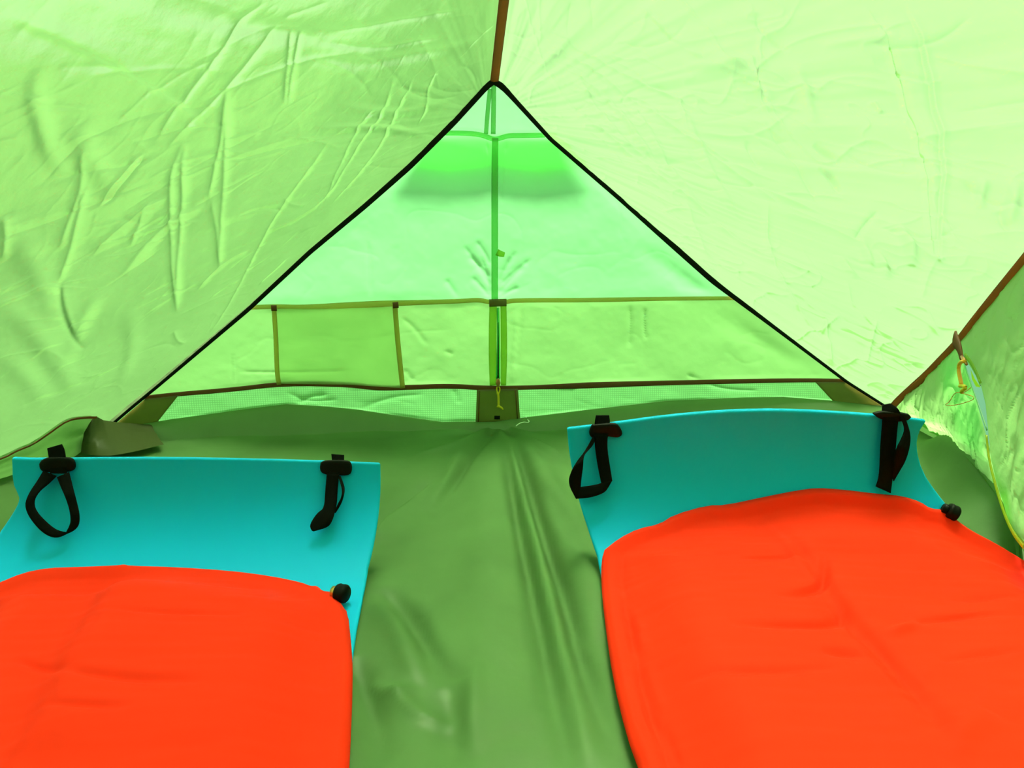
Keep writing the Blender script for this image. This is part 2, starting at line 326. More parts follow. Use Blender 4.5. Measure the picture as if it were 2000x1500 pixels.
cr = [([(1695, 0), (1740, 75), (1770, 160), (1800, 270), (1823, 365), (1832, 492)], .0035, .003, 'step'), ([(1770, 0), (1810, 85), (1830, 180), (1848, 300), (1846, 370), (1843, 492)], -.0035, .003, 'step'),
      ([(1755, 125), (1785, 138), (1825, 144)], -.003, .004, 'ridge'), ([(1832, 488), (1840, 500), (1850, 494)], .003, .003, 'ridge'), ([(1835, 495), (1818, 530), (1808, 570)], .003, .004, 'ridge'),
      ([(1485, 15), (1495, 55), (1548, 92)], -.004, .004, 'ridge'), ([(1250, 0), (1330, 80), (1395, 118)], .004, .005, 'ridge'), ([(1260, 8), (1300, 60), (1360, 95)], -.003, .005, 'ridge'),
      ([(1500, 225), (1545, 270), (1590, 330), (1615, 378)], -.004, .005, 'ridge'), ([(1465, 90), (1478, 150), (1500, 200), (1535, 245)], .003, .003, 'ridge'), ([(1480, 95), (1492, 150), (1505, 195)], -.003, .003, 'ridge'),
      ([(1020, 30), (1150, 120), (1300, 230), (1450, 330), (1650, 410), (1680, 440)], .003, .0035, 'ridge'), ([(1030, 60), (1100, 180), (1250, 300), (1400, 400), (1500, 480), (1700, 560)], .003, .0035, 'ridge'), ([(1060, 30), (1200, 130), (1380, 210)], .003, .003, 'ridge'),
      ([(1680, 452), (1700, 420), (1728, 392)], -.004, .003, 'ridge'), ([(1512, 370), (1508, 440), (1525, 510), (1570, 590), (1612, 650)], .004, .004, 'ridge'), ([(1350, 370), (1370, 430), (1400, 490)], .003, .006, 'ridge'),
      ([(1620, 610), (1625, 650), (1632, 700)], .004, .004, 'ridge'), ([(1610, 640), (1625, 620), (1650, 600)], .003, .004, 'ridge'), ([(1720, 612), (1710, 650), (1700, 700)], .003, .003, 'ridge'), ([(1740, 580), (1800, 610), (1840, 650)], .003, .004, 'ridge'),
      ([(1720, 470), (1735, 500), (1742, 530)], .006, .009, 'soft'), ([(1765, 425), (1785, 470), (1790, 505)], .007, .009, 'soft'), ([(1690, 450), (1705, 480), (1712, 510)], .005, .008, 'soft'), ([(1650, 480), (1665, 510), (1680, 530)], .005, .009, 'soft'),
      ([(1925, 345), (1918, 380), (1922, 400)], .004, .006, 'soft'), ([(1985, 350), (1980, 400), (1970, 430)], .005, .008, 'soft'), ([(1955, 405), (1965, 430), (1978, 448)], -.003, .004, 'ridge'), ([(1710, 185), (1718, 195), (1730, 210)], .004, .004, 'ridge'),
      ([(1610, 80), (1680, 75), (1760, 62)], .003, .006, 'soft'), ([(1560, 120), (1580, 180), (1600, 230)], .005, .010, 'soft'), ([(1380, 90), (1450, 130), (1520, 190)], .006, .012, 'soft'), ([(1340, 120), (1420, 125), (1500, 105)], .005, .010, 'soft'),
      ([(1600, 265), (1640, 290), (1655, 305)], -.005, .006, 'soft'), ([(1610, 312), (1640, 330), (1655, 358)], -.005, .005, 'soft'), ([(1470, 260), (1480, 290), (1500, 310)], -.004, .005, 'soft'), ([(1460, 150), (1490, 160), (1500, 190)], -.003, .004, 'soft'),
      ([(1330, 190), (1380, 300), (1450, 400)], .004, .010, 'soft'), ([(1240, 200), (1300, 300), (1380, 390)], .004, .009, 'soft'), ([(1180, 160), (1240, 250), (1320, 340)], .004, .009, 'soft'), ([(1120, 120), (1180, 220), (1260, 300)], .004, .009, 'soft')]
wl = slope('wall_left', pipeL, eaveL, NL, on_left, cl, 11, .35, .45, 'pale green sloping tent wall left of the ridge seam, creased nylon')
wr = slope('wall_right', pipeR, eaveR, NR, on_right, cr, 41, 1.9, 3.2, 'bright pale green sloping tent wall right of the ridge seam, creased nylon', 1.6)
inL = -NL*np.sign(-NL@np.array([0, 0, -1.0])); inR = -NR*np.sign(-NR@np.array([0, 0, -1.0]))   # normals that face the inside (downwards)
inL = inL/np.linalg.norm(inL); inR = inR/np.linalg.norm(inR)

ridge = tape_obj('trim_1', [APEX+RDIR*t+np.array([0, 0, -.004]) for t in (0, .3, .7, 1.2, 2.15)], np.array([0, -.25, -1.0]), [.017], M['tape'], hump=.001)
tag(ridge, 'brown seam tape running along the tent ridge towards the peak', 'seam tape', 'structure')
def dense(pl, w, n=60):
    d = np.r_[0, np.cumsum(np.linalg.norm(np.diff(pl, axis=0), axis=1))]; return resample(pl, n), np.interp(np.linspace(0, d[-1], n), d, w)
pL, wL = dense(pipeL, [.011, .013, .0125, .011, .010, .009, .008, .006, .0055, .005]); pR, wR = dense(pipeR, [.011, .013, .009, .008, .009, .012, .012, .008, .006, .005])
tl = tape_obj('trim_2', pL+(-WN)*.006, -WN+inL*.5, wL, M['piping'], thick=.003, hump=.001)
tag(tl, 'black piping down the left edge of the triangular end wall', 'piping', 'structure')
tr_ = tape_obj('trim_3', pR+(-WN)*.006, -WN+inR*.5, wR, M['piping'], thick=.003, hump=.001)
tag(tr_, 'black piping down the right edge of the triangular end wall', 'piping', 'structure')
tape_obj('eave_tape', eaveL[1:]+inL*.003, inL, [.006, .006, .006, .008, .012, .008, .010, .012], M['tape'], wl, hump=.0008, n=160)
et = tape_obj('eave_tape', eaveR+inR*.003, inR, [.014, .015, .015, .016, .016, .016, .017, .019, .02, .02], M['tape'], wr, hump=.001, n=120)

# unseen wall added behind the viewer to keep out light from the front
fr = [(-1.45, -.5, -.02), (1.1, -.5, -.02), tuple(RID[-1]+np.array([.5, 0, -.25])), tuple(RID[-1]+np.array([0, 0, .0])), tuple(RID[-1]+np.array([-.8, 0, -.55]))]
fw = link('front_light_block', mesh_from('front_light_block', fr, [(0, 1, 2, 3, 4)]), M['floor']); tag(fw, 'unseen dull green wall added behind the viewer to block light from the entrance', 'tent wall', 'structure')

# left lower skirt below the eave
ev = smooth_poly(eaveL, 120, 2); low = ev.copy(); low[:, 2] = -.004; low[:, 0] -= .035
q = np.linspace(0, 1, 24)[:, None, None]; P = ev[None]*(1-q)+low[None]*q
s_ = np.linspace(0, 4, 120)[None, :]; P[..., 0] += .016*fbm(5, s_*6+0*q[..., 0], q[..., 0]*2+0*s_, 3)*np.sin(np.pi*np.clip(q[..., 0], .0, 1))
grid_obj('skirt_panel', P, M['skirt'], wl)

# ------------------------------------------------------------------ back wall
wb = empty('wall_back', tuple(WP)); tag(wb, 'triangular green end wall of the tent between the black pipings', 'tent wall', 'structure')
def wall_inv(o):
    o.location = -Vector(WP); return o
c_top = [(870, 256), (910, 256), (938, 259), (952, 264), (966, 269), (980, 265), (992, 261), (1020, 261), (1064, 260)]
c_mid = [(489, 600), (540, 598), (600, 600), (700, 595), (800, 591), (900, 588), (935, 585), (955, 590), (988, 590), (1003, 586), (1150, 586), (1300, 583), (1438, 582)]
c_low = [(283, 776), (350, 769), (450, 761), (560, 748), (680, 750), (740, 758), (800, 756), (880, 753), (950, 758), (1050, 756), (1200, 750), (1400, 745), (1560, 742), (1650, 743)]
c_tub = [(205, 842), (250, 832), (340, 818), (400, 810), (480, 799), (560, 789), (640, 794), (700, 800), (800, 815), (865, 824), (964, 823), (1018, 816), (1150, 800), (1300, 783), (1454, 776), (1530, 775), (1620, 782), (1726, 793)]
def bp(pl): return np.array([on_back(*p) for p in pl])
def panel(name, ctop, cbot, pl, pr, mat, amp, seed, nx=220, ny=80, creases=(), off=0.0):
    P = coons(resample(bp(ctop), nx), resample(bp(cbot), nx), resample(bp(pl), ny), resample(bp(pr), ny))
    ux = np.array([1, YAW, 0])/math.hypot(1, YAW); X = (P-WP)@ux; Z = P[..., 2]
    h = amp*(.006*fbm(seed, X*7, Z*7, 2)+.0015*fbm(seed+2, X*24, Z*24, 3)) + amp*.0006*crinkle(seed+4, X*9, Z*12)
    for poly, a, w, k in creases:
        q = bp(poly); h = h + crease(X, Z, np.stack([(q-WP)@ux, q[:, 2]], 1), a, w, k)
    i = np.linspace(0, 1, nx)[None, :]; j = np.linspace(0, 1, ny)[:, None]; env = sst(0, .06, i)*sst(0, .06, 1-i)*sst(0, .08, j)*sst(0, .08, 1-j)
    P = P - WN*(h*env+off)[..., None]
    o = grid_obj(name, P, mat, wb); o.location = -Vector(WP); return o
def between(pl, a, b):
    "part of a pixel polyline between two heights"
    pl = np.array(pl, float); out = [[np.interp(a, pl[:, 1], pl[:, 0]), a]]; out += [p for p in pl.tolist() if a < p[1] < b]; out.append([np.interp(b, pl[:, 1], pl[:, 0]), b]); return out
tipL = [(958, 163)]; tipR = [(974, 163)]
panel('vent_panel', [(955, 163), (965, 162), (977, 164)], c_top, [(955, 163)]+between(pipeL_px, 170, 250)+[c_top[0]], [(977, 164)]+between(pipeR_px, 170, 255)+[c_top[-1]], M['vent'], .4, 60, 100, 60)
zc = []
for k, (dx, y0, y1) in enumerate([(-50, 480, 560), (-42, 500, 545), (-30, 470, 520), (35, 490, 555), (48, 520, 575), (60, 505, 560), (-38, 540, 585), (40, 560, 584), (-22, 500, 580), (26, 500, 580)]):
    zc.append(([(966+np.sign(dx)*8, y1), (966+dx*.6, (y0+y1)/2), (966+dx*1.2, y0)], .003, .004, 'ridge'))
zc += [([(720, 470), (722, 520), (724, 580)], .002, .003, 'ridge'), ([(870, 545), (885, 565), (895, 584)], .003, .004, 'ridge'), ([(1240, 480), (1330, 545), (1400, 580)], .004, .02, 'soft'), ([(950, 270), (955, 320), (958, 380)], .003, .004, 'ridge'), ([(990, 270), (985, 330), (980, 400)], .003, .004, 'ridge')]
panel('rear_panel', c_top, c_mid, between(pipeL_px, 258, 600), between(pipeR_px, 261, 582), M['rear'], .7, 64, 260, 150, zc)
lc = [([(1010, 610), (1005, 680), (1000, 750)], -.003, .003, 'ridge'), ([(1022, 600), (1015, 660), (1008, 720)], .002, .003, 'ridge'), ([(1230, 595), (1232, 640), (1228, 680)], .003, .004, 'ridge'), ([(1260, 600), (1258, 640), (1262, 665)], .003, .003, 'ridge'), ([(785, 620), (810, 640), (835, 675)], .0025, .003, 'ridge'), ([(870, 685), (885, 692)], .003, .003, 'ridge'), ([(790, 720), (803, 738), (810, 742)], .003, .003, 'ridge'), ([(730, 600), (735, 680), (733, 750)], .002, .003, 'ridge'), ([(455, 690), (457, 720), (458, 750)], .002, .002, 'ridge'), ([(460, 726), (560, 728), (690, 724)], .002, .002, 'ridge'),
      ([(1380, 600), (1450, 650), (1600, 720)], .003, .02, 'soft'), ([(1340, 730), (1370, 745), (1400, 744)], .003, .003, 'ridge')]
panel('lower_panel', c_mid, c_low, between(pipeL_px, 600, 776), between(pipeR_px, 582, 743), M['pocket'], .8, 70, 300, 70, lc)
mc = [([(580, 790), (600, 775), (640, 770)], .004, .004, 'ridge'), ([(560, 765), (600, 785), (660, 780)], .003, .004, 'ridge'), ([(886, 760), (893, 775), (897, 790)], .003, .003, 'ridge'), ([(1380, 750), (1420, 760), (1480, 762)], .003, .003, 'ridge'), ([(700, 800), (760, 775), (830, 770)], .003, .004, 'ridge')]
panel('mesh_strip', c_low, c_tub, [(283, 776), (240, 812), (205, 842)], [(1650, 743), (1690, 770), (1726, 793)], M['ripstop'], .9, 76, 300, 40, mc)
# thin overlay of the flat pocket between the two vertical tapes
panel('flat_pocket', [(541, 602), (660, 602), (775, 598)], [(546, 748), (680, 750), (789, 757)], [(541, 602), (543, 670), (546, 748)], [(775, 598), (779, 690), (789, 757)], M['pocket2'], .8, 82, 90, 50, off=.006)
def btape(name, pl, w, mat, lift=.002, hump=.0006, n=None, parent=None):
    o = tape_obj(name, bp(pl), -WN, np.array(w)*1.55/F, mat, wb, lift=lift, hump=hump, n=n); o.location = -Vector(WP); return o
btape('vent_seam', [(x, y+4) for x, y in c_top], [9], M['seam'])
btape('center_strip', [(967, 270), (966, 350), (966, 430), (966, 500), (966, 588)], [12, 13, 13, 13, 13], M['seam'], lift=.004)
btape('center_strip', [(964, 166), (964, 200), (963, 262)], [9], M['seam'], lift=.003)
btape('center_strip', [(957, 174), (953, 210), (949, 262)], [8], M['seam'], lift=.002)
btape('toggle_loop', [(970, 492), (976, 495), (985, 497)], [13, 12, 9], M['zipband'], lift=.006)
btape('pocket_tape', c_mid, [9, 9, 12, 13, 10, 9, 9, 9, 9, 9, 8, 8, 8], M['tapel'], n=160)
btape('pocket_divider', [(537, 600), (541, 660), (543, 728), (547, 749)], [9], M['tapel'], lift=.009)
btape('pocket_divider', [(772, 596), (776, 650), (781, 700), (787, 756)], [10], M['tapel'], lift=.009)
btape('divider_end', [(532, 600), (543, 600)], [11], M['tape'], lift=.011); btape('divider_end', [(768, 595), (779, 594)], [12], M['tape'], lift=.011)
btape('lower_tape', c_low, [8, 9, 9, 11, 11, 10, 10, 9, 13, 11, 10, 10, 9, 8], M['tape'], n=180)
# centre zip between the pocket tape and the lower tape
btape('zip_flap', [(963, 592), (962, 650), (962, 710), (963, 752)], [15, 16, 16, 14], M['zipband'], lift=.003)
btape('zip_flap', [(983, 592), (984, 650), (984, 710), (983, 752)], [12, 13, 13, 11], M['zipband'], lift=.003)
btape('zip_stay', [(955, 591), (989, 590)], [15], M['patch'], lift=.006)
btape('zip_teeth', [(971, 600), (972, 660), (970, 738)], [2.5, 3, 4], M['teeth'], lift=.006, hump=.001)
btape('zip_teeth', [(973.5, 600), (975, 660), (975, 738)], [2.5, 3, 4], M['vent'], lift=.006, hump=.001)
btape('zip_gap', [(972.5, 628), (973, 680), (972.5, 737)], [1, 1.6, 3], M['piping'], lift=.0075, hump=0)
sl = tape_obj('zip_slider', [on_back(972, 737)-WN*.009, on_back(972, 744)-WN*.010, on_back(972, 752)-WN*.009], -WN, np.array([6, 10, 5])*1.55/F, M['slider'], wb, thick=.004, hump=.002); sl.location = -Vector(WP)
pc = [on_back(*p)-WN*(.013) for p in [(972, 750), (969, 756), (970, 762), (972, 766), (973, 775), (973, 785), (973, 790)]]
o = tube_obj('pull_cord', smooth_poly(pc, 20), [.0016]*7+[.0026]*13, M['yellow'], sl); o.parent = sl
pc = [on_back(*p)-WN*.013 for p in [(972, 750), (976, 756), (975, 762), (973, 767)]]; tube_obj('pull_cord', smooth_poly(pc, 10), .0015, M['yellow'], sl)
pc = [on_back(*p)-WN*.013 for p in [(971, 789), (976, 792), (980, 794), (981, 797)]]; tube_obj('cord_knot', smooth_poly(pc, 10), [.0036, .004, .0034, .003, .0025, .0025, .0025, .0022, .002, .002], M['yellow'], sl)
# reinforcement patches
def patch(name, quad, mat, off, n=14, parent=wb):
    t = resample(bp([quad[0], quad[1]]), n); b = resample(bp([quad[3], quad[2]]), n); l = resample(bp([quad[0], quad[3]]), n); r = resample(bp([quad[1], quad[2]]), n)
    P = coons(t, b, l, r); P = P-WN*(off+.002*fbm(9, P[..., 0]*60, P[..., 2]*60, 2))[..., None]
    o = slab_obj(name, P, -WN, .0008, mat, parent); o.location = -Vector(WP); return o
patch('center_patch', [(931, 760), (1011, 758), (1016, 822), (929, 826)], M['patch'], .005)
patch('stitch_line', [(935, 762), (937, 762), (935, 822), (933, 822)], M['tape'], .008, 4); patch('stitch_line', [(1005, 760), (1007, 760), (1011, 816), (1009, 816)], M['tape'], .008, 4)
patch('woven_tag', [(965, 810), (976, 810), (976, 817), (965, 817)], M['piping'], .009, 4)
patch('corner_patch', [(285, 778), (350, 771), (310, 822), (205, 846)], M['patch'], .005)
patch('corner_patch', [(1590, 745), (1650, 745), (1728, 796), (1632, 790)], M['patch'], .005)
# brown reinforcement bunched up at the left floor corner
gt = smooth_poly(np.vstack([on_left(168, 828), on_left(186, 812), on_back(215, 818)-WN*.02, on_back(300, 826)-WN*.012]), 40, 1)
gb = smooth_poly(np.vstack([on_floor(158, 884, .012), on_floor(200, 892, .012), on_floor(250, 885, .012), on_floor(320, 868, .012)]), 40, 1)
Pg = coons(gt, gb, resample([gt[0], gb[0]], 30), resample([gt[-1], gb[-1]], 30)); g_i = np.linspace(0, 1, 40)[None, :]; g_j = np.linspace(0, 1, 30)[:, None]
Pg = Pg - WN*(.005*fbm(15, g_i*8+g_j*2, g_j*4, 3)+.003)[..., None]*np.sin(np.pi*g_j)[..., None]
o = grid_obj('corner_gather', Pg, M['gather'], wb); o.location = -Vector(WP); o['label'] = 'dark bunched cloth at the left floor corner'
# loose lower flap of the vent, hanging on the outside of the wall
vt = resample(bp([(850, 254), (940, 256), (966, 264), (990, 258), (1090, 257)]), 60); vb = resample(bp([(772, 324), (880, 334), (940, 328), (966, 322), (1000, 330), (1060, 336), (1166, 322)]), 60)
kk = np.linspace(0, 1, 20)[:, None, None]
hp = vt[None]*(1-kk) + vb[None]*kk + WN*(.006+.018*kk)
o = grid_obj('vent_hood', hp, M['hood'], wb); o.location = -Vector(WP)
# ------------------------------------------------------------------ floor with its raised rim
def yb(x): return np.interp(x, [-1.3, -.9, -.5, -.04, .4, .9, 1.3], [1.42, 1.47, 1.50, 1.575, 1.55, 1.60, 1.64])
tub = bp(c_tub)
nx, nv = 520, 420
xs = np.linspace(-1.3, 1.02, nx)
v = np.r_[np.linspace(0, 1, nv-40), 1+np.linspace(1/40, 1, 40)]
V_, X_ = np.meshgrid(v, xs, indexing='ij')
bot_px = [(1742, 802), (1775, 822), (1810, 838), (1850, 868), (1900, 922), (1950, 988), (2000, 1075)]
bot = np.array([on_floor(x, y, z) for (x, y), z in zip(bot_px, (.03, .02, .025, .04, .055, .055, .055))])
print('door bottom', np.round(bot, 3).tolist())
order = np.argsort(tub[:, 0]); zt = np.interp(xs, np.r_[-.93, tub[order, 0], .90], np.r_[.002, tub[order, 2], .002])+.001; yt = WP[1]+YAW*(xs-WP[0])-.004
fy = np.where(V_ <= 1, -.5+(yb(X_)+.5)*V_**.8, yb(X_)+(yt[None]-yb(X_))*np.clip(V_-1, 0, 1))
w = np.clip(V_-1, 0, 1)
fz = np.maximum(zt[None], .002)*(1-(1-w)**1.6)*(w > 0)
ffold = [([(985, 850), (1000, 950), (1035, 1130), (1075, 1320), (1115, 1520)], -.014, .011, 'soft'), ([(1003, 850), (1045, 980), (1100, 1150), (1140, 1300), (1200, 1480)], -.016, .012, 'soft'), ([(990, 850), (1020, 980), (1065, 1150), (1110, 1330), (1160, 1500)], .013, .012, 'soft'),
         ([(965, 850), (950, 1000), (960, 1200), (980, 1500)], .010, .040, 'soft'), ([(1015, 850), (1085, 960), (1150, 1120), (1180, 1250)], .010, .020, 'soft'), ([(1070, 960), (1100, 1010), (1150, 1100)], -.008, .014, 'soft'),
         ([(955, 850), (915, 900), (890, 945), (850, 990)], -.007, .008, 'soft'), ([(905, 870), (880, 930), (835, 995)], .006, .012, 'soft'), ([(850, 937), (800, 980), (740, 1020), (720, 1060)], .010, .012, 'step'),
         ([(740, 1150), (790, 1180), (825, 1240), (850, 1290), (880, 1340)], -.012, .014, 'soft'), ([(730, 1180), (770, 1220), (800, 1290), (830, 1340)], .009, .016, 'soft'), ([(690, 1290), (720, 1360), (735, 1420), (745, 1500)], -.008, .014, 'soft'), ([(760, 1340), (800, 1390), (860, 1410), (900, 1405)], .006, .006, 'ridge'),
         ([(880, 1340), (885, 1400), (895, 1500)], -.006, .018, 'soft'), ([(930, 1300), (922, 1360), (915, 1420), (920, 1480)], .006, .012, 'soft'), ([(720, 1330), (760, 1360), (820, 1345)], .004, .005, 'ridge'), ([(1080, 1120), (1085, 1150), (1090, 1180)], .004, .004, 'ridge'), ([(1110, 1210), (1130, 1240), (1150, 1280)], .003, .004, 'ridge'),
         ([(300, 870), (500, 850), (800, 840)], .006, .03, 'soft'), ([(820, 1200), (850, 1280), (900, 1330)], .005, .02, 'soft'), ([(1010, 845), (1060, 870), (1110, 900)], .006, .012, 'soft'), ([(940, 850), (880, 870), (800, 890)], .005, .014, 'soft')]
fh = np.zeros(X_.shape)
for poly, a, wd, k in ffold:
    q = np.array([on_floor(*p) for p in poly]); fh += crease(X_, fy, q[:, :2], 1.5*a, wd, k)
fh += .010*fbm(21, X_*4, fy*3, 2)+.0022*fbm(23, X_*17, fy*13, 3)+.0007*crinkle(27, X_*9, fy*7)*sst(-.1, .2, fbm(29, X_*3, fy*3, 2))
pin = np.hypot(X_+.035, fy-1.57); ang = np.arctan2(X_+.035, 1.60-fy)
fh += .010*np.exp(-pin/.10)*np.sin(ang*9)*sst(0, .04, pin)
fh *= (1-w)**2
# flatter under the mats
under = np.clip(sst(.15, .2, X_)*sst(.78, .72, X_)+sst(-.2, -.26, X_)*sst(-.85, -.8, X_), 0, 1)*sst(1.06, .98, fy)
fh = fh*(1-.9*under) - .012*under
zz = fz+fh
# rim rising under the side door on the right
edge = np.interp(fy, [-.5]+bot[::-1, 1].tolist(), [.64]+bot[::-1, 0].tolist())+.02
X_ = np.where(X_ > edge, edge+(X_-edge)*.02, X_)
zz += .078*sst(-.075, 0, X_-edge)*(w < .3)*sst(1.50, 1.32, fy)*sst(.93, 1.03, fy)
zz = np.maximum(zz, -.022)
floor = grid_obj('floor', np.stack([X_, fy, zz], -1), M['floor']); tag(floor, 'dull green coated nylon tent floor with folds gathering at the end wall', 'tent floor', 'structure')

# ------------------------------------------------------------------ side door on the right
dr = empty('door_1', tuple(eaveR[5])); tag(dr, 'wrinkled pale green side door of the tent below the brown tape on the right', 'tent door', 'structure'); dr_o = -Vector(eaveR[5])
bot[0] = eaveR[0]+[0, 0, -.01]
def door_panel(name, top, bt, nx, ny, seed, bulge, mat=M['side'], edge0=None, edge1=None, dens=1.0):
    du = np.linspace(0, 1, nx)**dens*499; dense_of = lambda c: np.stack([np.interp(du, np.arange(500), resample(c, 500)[:, k]) for k in range(3)], 1)
    T = dense_of(top); B = dense_of(bt)
    Lf = resample(edge0, ny) if edge0 is not None else resample([T[0], B[0]], ny); Rt = resample(edge1, ny) if edge1 is not None else resample([T[-1], B[-1]], ny)
    P = coons(T, B, Lf, Rt); N = vnormals(P); N *= np.sign(-N[..., :1]+1e-9)
    u = (np.linspace(0, 1, nx)**dens)[None, :]; q = np.linspace(0, 1, ny)[:, None]
    X = P[..., 1]; Z = P[..., 2]; D = X*.6+Z
    h = bulge*np.sin(np.pi*q)*np.sin(np.pi*u)+.010*fbm(seed, D*9, (X-Z)*5, 3)+.006*fbm(seed+3, X*30+Z*8, Z*11, 3)+.0032*crinkle(seed+5, X*16+Z*5, Z*9)+.0016*crinkle(seed+6, X*30, Z*22-X*12)
    env = sst(0, .05, u)*sst(0, .05, 1-u)*sst(0, .05, q)*sst(-.15, .1, 1-q)
    P = P+N*(h*env)[..., None]; o = grid_obj(name, P, mat, dr); o.location = dr_o; return o
plane_p = eaveR[5]; 
dn = np.cross(bot[5]-eaveR[5], bot[2]-eaveR[5]); dn /= np.linalg.norm(dn)
if dn[0] > 0: dn = -dn                                     # faces the inside
def on_door(x, y, off=0.0): return hit(x, y, plane_p+dn*off, dn)
slit_far = [on_door(*p) for p in [(1882, 698), (1892, 735), (1912, 800), (1932, 870), (1955, 905), (1985, 960), (2004, 1076)]]
slit_near = [on_door(*p, .012) for p in [(1884, 698), (1915, 748), (1925, 790), (1931, 850), (1936, 900), (1952, 960), (1968, 1010), (1985, 1045), (2004, 1068)]]
eS = smooth_poly(eaveR, 1600, 2); kS = int(np.argmin(np.linalg.norm(eS-eaveR[5], axis=1)))
door_panel('far_panel', eS[:kS+1], bot[:7], 170, 130, 101, .012, edge1=np.vstack([eS[kS], slit_far]))
hemt = resample(bot, 80); hm = np.linspace(0, 1, 6)[:, None, None]
o = grid_obj('door_hem', hemt[None]+hm*np.array([.045, .012, -.06])+np.array([0, 0, .012])*(1-hm), M['skirt'], dr); o.location = dr_o
nb = np.array([slit_near[-1], on_floor(2060, 1130, .06), [.56, .3, .06], [.60, -.55, .06]])
door_panel('near_panel', eS[kS:], nb, 190, 150, 121, .03, dens=2.0, edge0=np.vstack([eS[kS], slit_near]))
o = tape_obj('flap_edge', slit_near[3:], dn, [.004, .006, .007, .007, .006], M['label'], dr, hump=.001, lift=.002); o.location = dr_o
sp = [on_door(*p, -.016) for p in [(1862, 695), (1925, 695), (1948, 885), (1905, 870)]]
o = link('storm_flap', mesh_from('storm_flap', sp, [(0, 1, 2, 3)]), M['storm'], dr); o.location = dr_o
o = link('care_label', mesh_from('care_label', [on_door(*p, -.012) for p in [(1896, 722), (1904, 740), (1916, 757), (1906, 755), (1898, 740)]], [(0, 1, 2, 3, 4)]), M['label'], dr); o.location = dr_o
o = tape_obj('zip_tape', [on_door(*p, .004) for p in [(1886, 712), (1897, 745), (1915, 795), (1930, 840)]], dn, [.003], M['seam'], dr); o.location = dr_o
o = tape_obj('zip_tape', [on_door(*p, .016) for p in [(1887, 694), (1897, 705), (1908, 725), (1918, 750)]], dn, [.007], M['zipband'], dr, hump=.001); o.location = dr_o
lp = [on_door(*p, .016) for p in [(1868, 662), (1876, 676), (1880, 690), (1882, 700)]]
o = tape_obj('door_loop', lp, dn, [.030, .021, .017, .009], M['tape'], dr, thick=.003, hump=.002); o.location = dr_o; o['label'] = 'dark brown webbing tab looped over the tape'
o = tube_obj('door_slider', [on_door(*p, .02) for p in [(1878, 696), (1883, 703), (1888, 712)]], [.002, .0035, .002], M['slider'], dr); o.location = dr_o
cordp = smooth_poly([on_door(*p, .022) for p in [(1884, 706), (1878, 706), (1873, 712), (1872, 722), (1875, 738), (1878, 752)]], 24)
cd1 = tube_obj('door_cord', cordp, .0030, M['amber'], dr); cd1.location = dr_o
kp = smooth_poly([on_door(*p, .024) for p in [(1875, 754), (1884, 754), (1887, 758), (1879, 762), (1878, 767)]], 16); tube_obj('cord_knot', kp, [.003]*16, M['yellow'], cd1)
th = smooth_poly([on_door(*p, .024) for p in [(1896, 757), (1888, 764), (1878, 768), (1868, 766), (1861, 772), (1855, 785), (1843, 792), (1865, 792), (1890, 785), (1902, 780), (1903, 775), (1890, 771), (1876, 767)]], 60, 2)
tube_obj('frayed_thread', th, .0006, M['thread'], cd1, seg=5)

# ------------------------------------------------------------------ foam mats and sleeping pads
class Sheet:
    "a mat that runs along the floor, then curls up at its head; s = 0 where the curl begins"
    def __init__(s, org, yaw, rho, theta, z0):
        s.org = np.array([org[0], org[1], 0.0]); s.e = np.array([math.cos(yaw), math.sin(yaw), 0]); s.f = np.array([-math.sin(yaw), math.cos(yaw), 0]); s.rho = rho; s.th = theta; s.z0 = z0
    def prof(s, t):
        t = np.asarray(t, float); a = np.clip(t/s.rho, 0, s.th); ex = np.maximum(t-s.rho*s.th, 0)
        y = np.where(t < 0, t, s.rho*np.sin(a)+ex*math.cos(s.th)); z = np.where(t < 0, 0, s.rho*(1-np.cos(a))+ex*math.sin(s.th))
        ny = -np.sin(a); nz = np.cos(a); return y, z, ny, nz
    def at(s, x, t, off=0.0):
        y, z, ny, nz = s.prof(t); x = np.asarray(x, float)
        return s.org + x[..., None]*s.e + (y+ny*off)[..., None]*s.f + (z+s.z0+nz*off)[..., None]*np.array([0, 0, 1.0])
    def nrm(s, t):
        y, z, ny, nz = s.prof(t); return ny[..., None]*s.f+nz[..., None]*np.array([0, 0, 1.0])
    def trace(s, px, py, off=0.0):
        r = ray(px, py); o = O-s.org; rf, rz, re = r@s.f, r[2], r@s.e; of, oz, oe = o@s.f, o[2], o@s.e
        t = np.linspace(-1.2, s.rho*s.th+.12, 4000); y, z, ny, nz = s.prof(t); y = y+ny*off; z = z+s.z0+nz*off
        c = (y-of)*rz-(z-oz)*rf; k = np.where(np.sign(c[:-1]) != np.sign(c[1:]))[0]
        k = k[0] if len(k) else np.argmin(np.abs(c)); q = c[k]/(c[k]-c[k+1]) if c[k] != c[k+1] else 0; tt = t[k]+q*(t[k+1]-t[k])
        yy, zz, a, b = s.prof(np.array([tt])); lam = ((yy[0]+a[0]*off)-of)/rf; return np.array([oe+lam*re, tt])
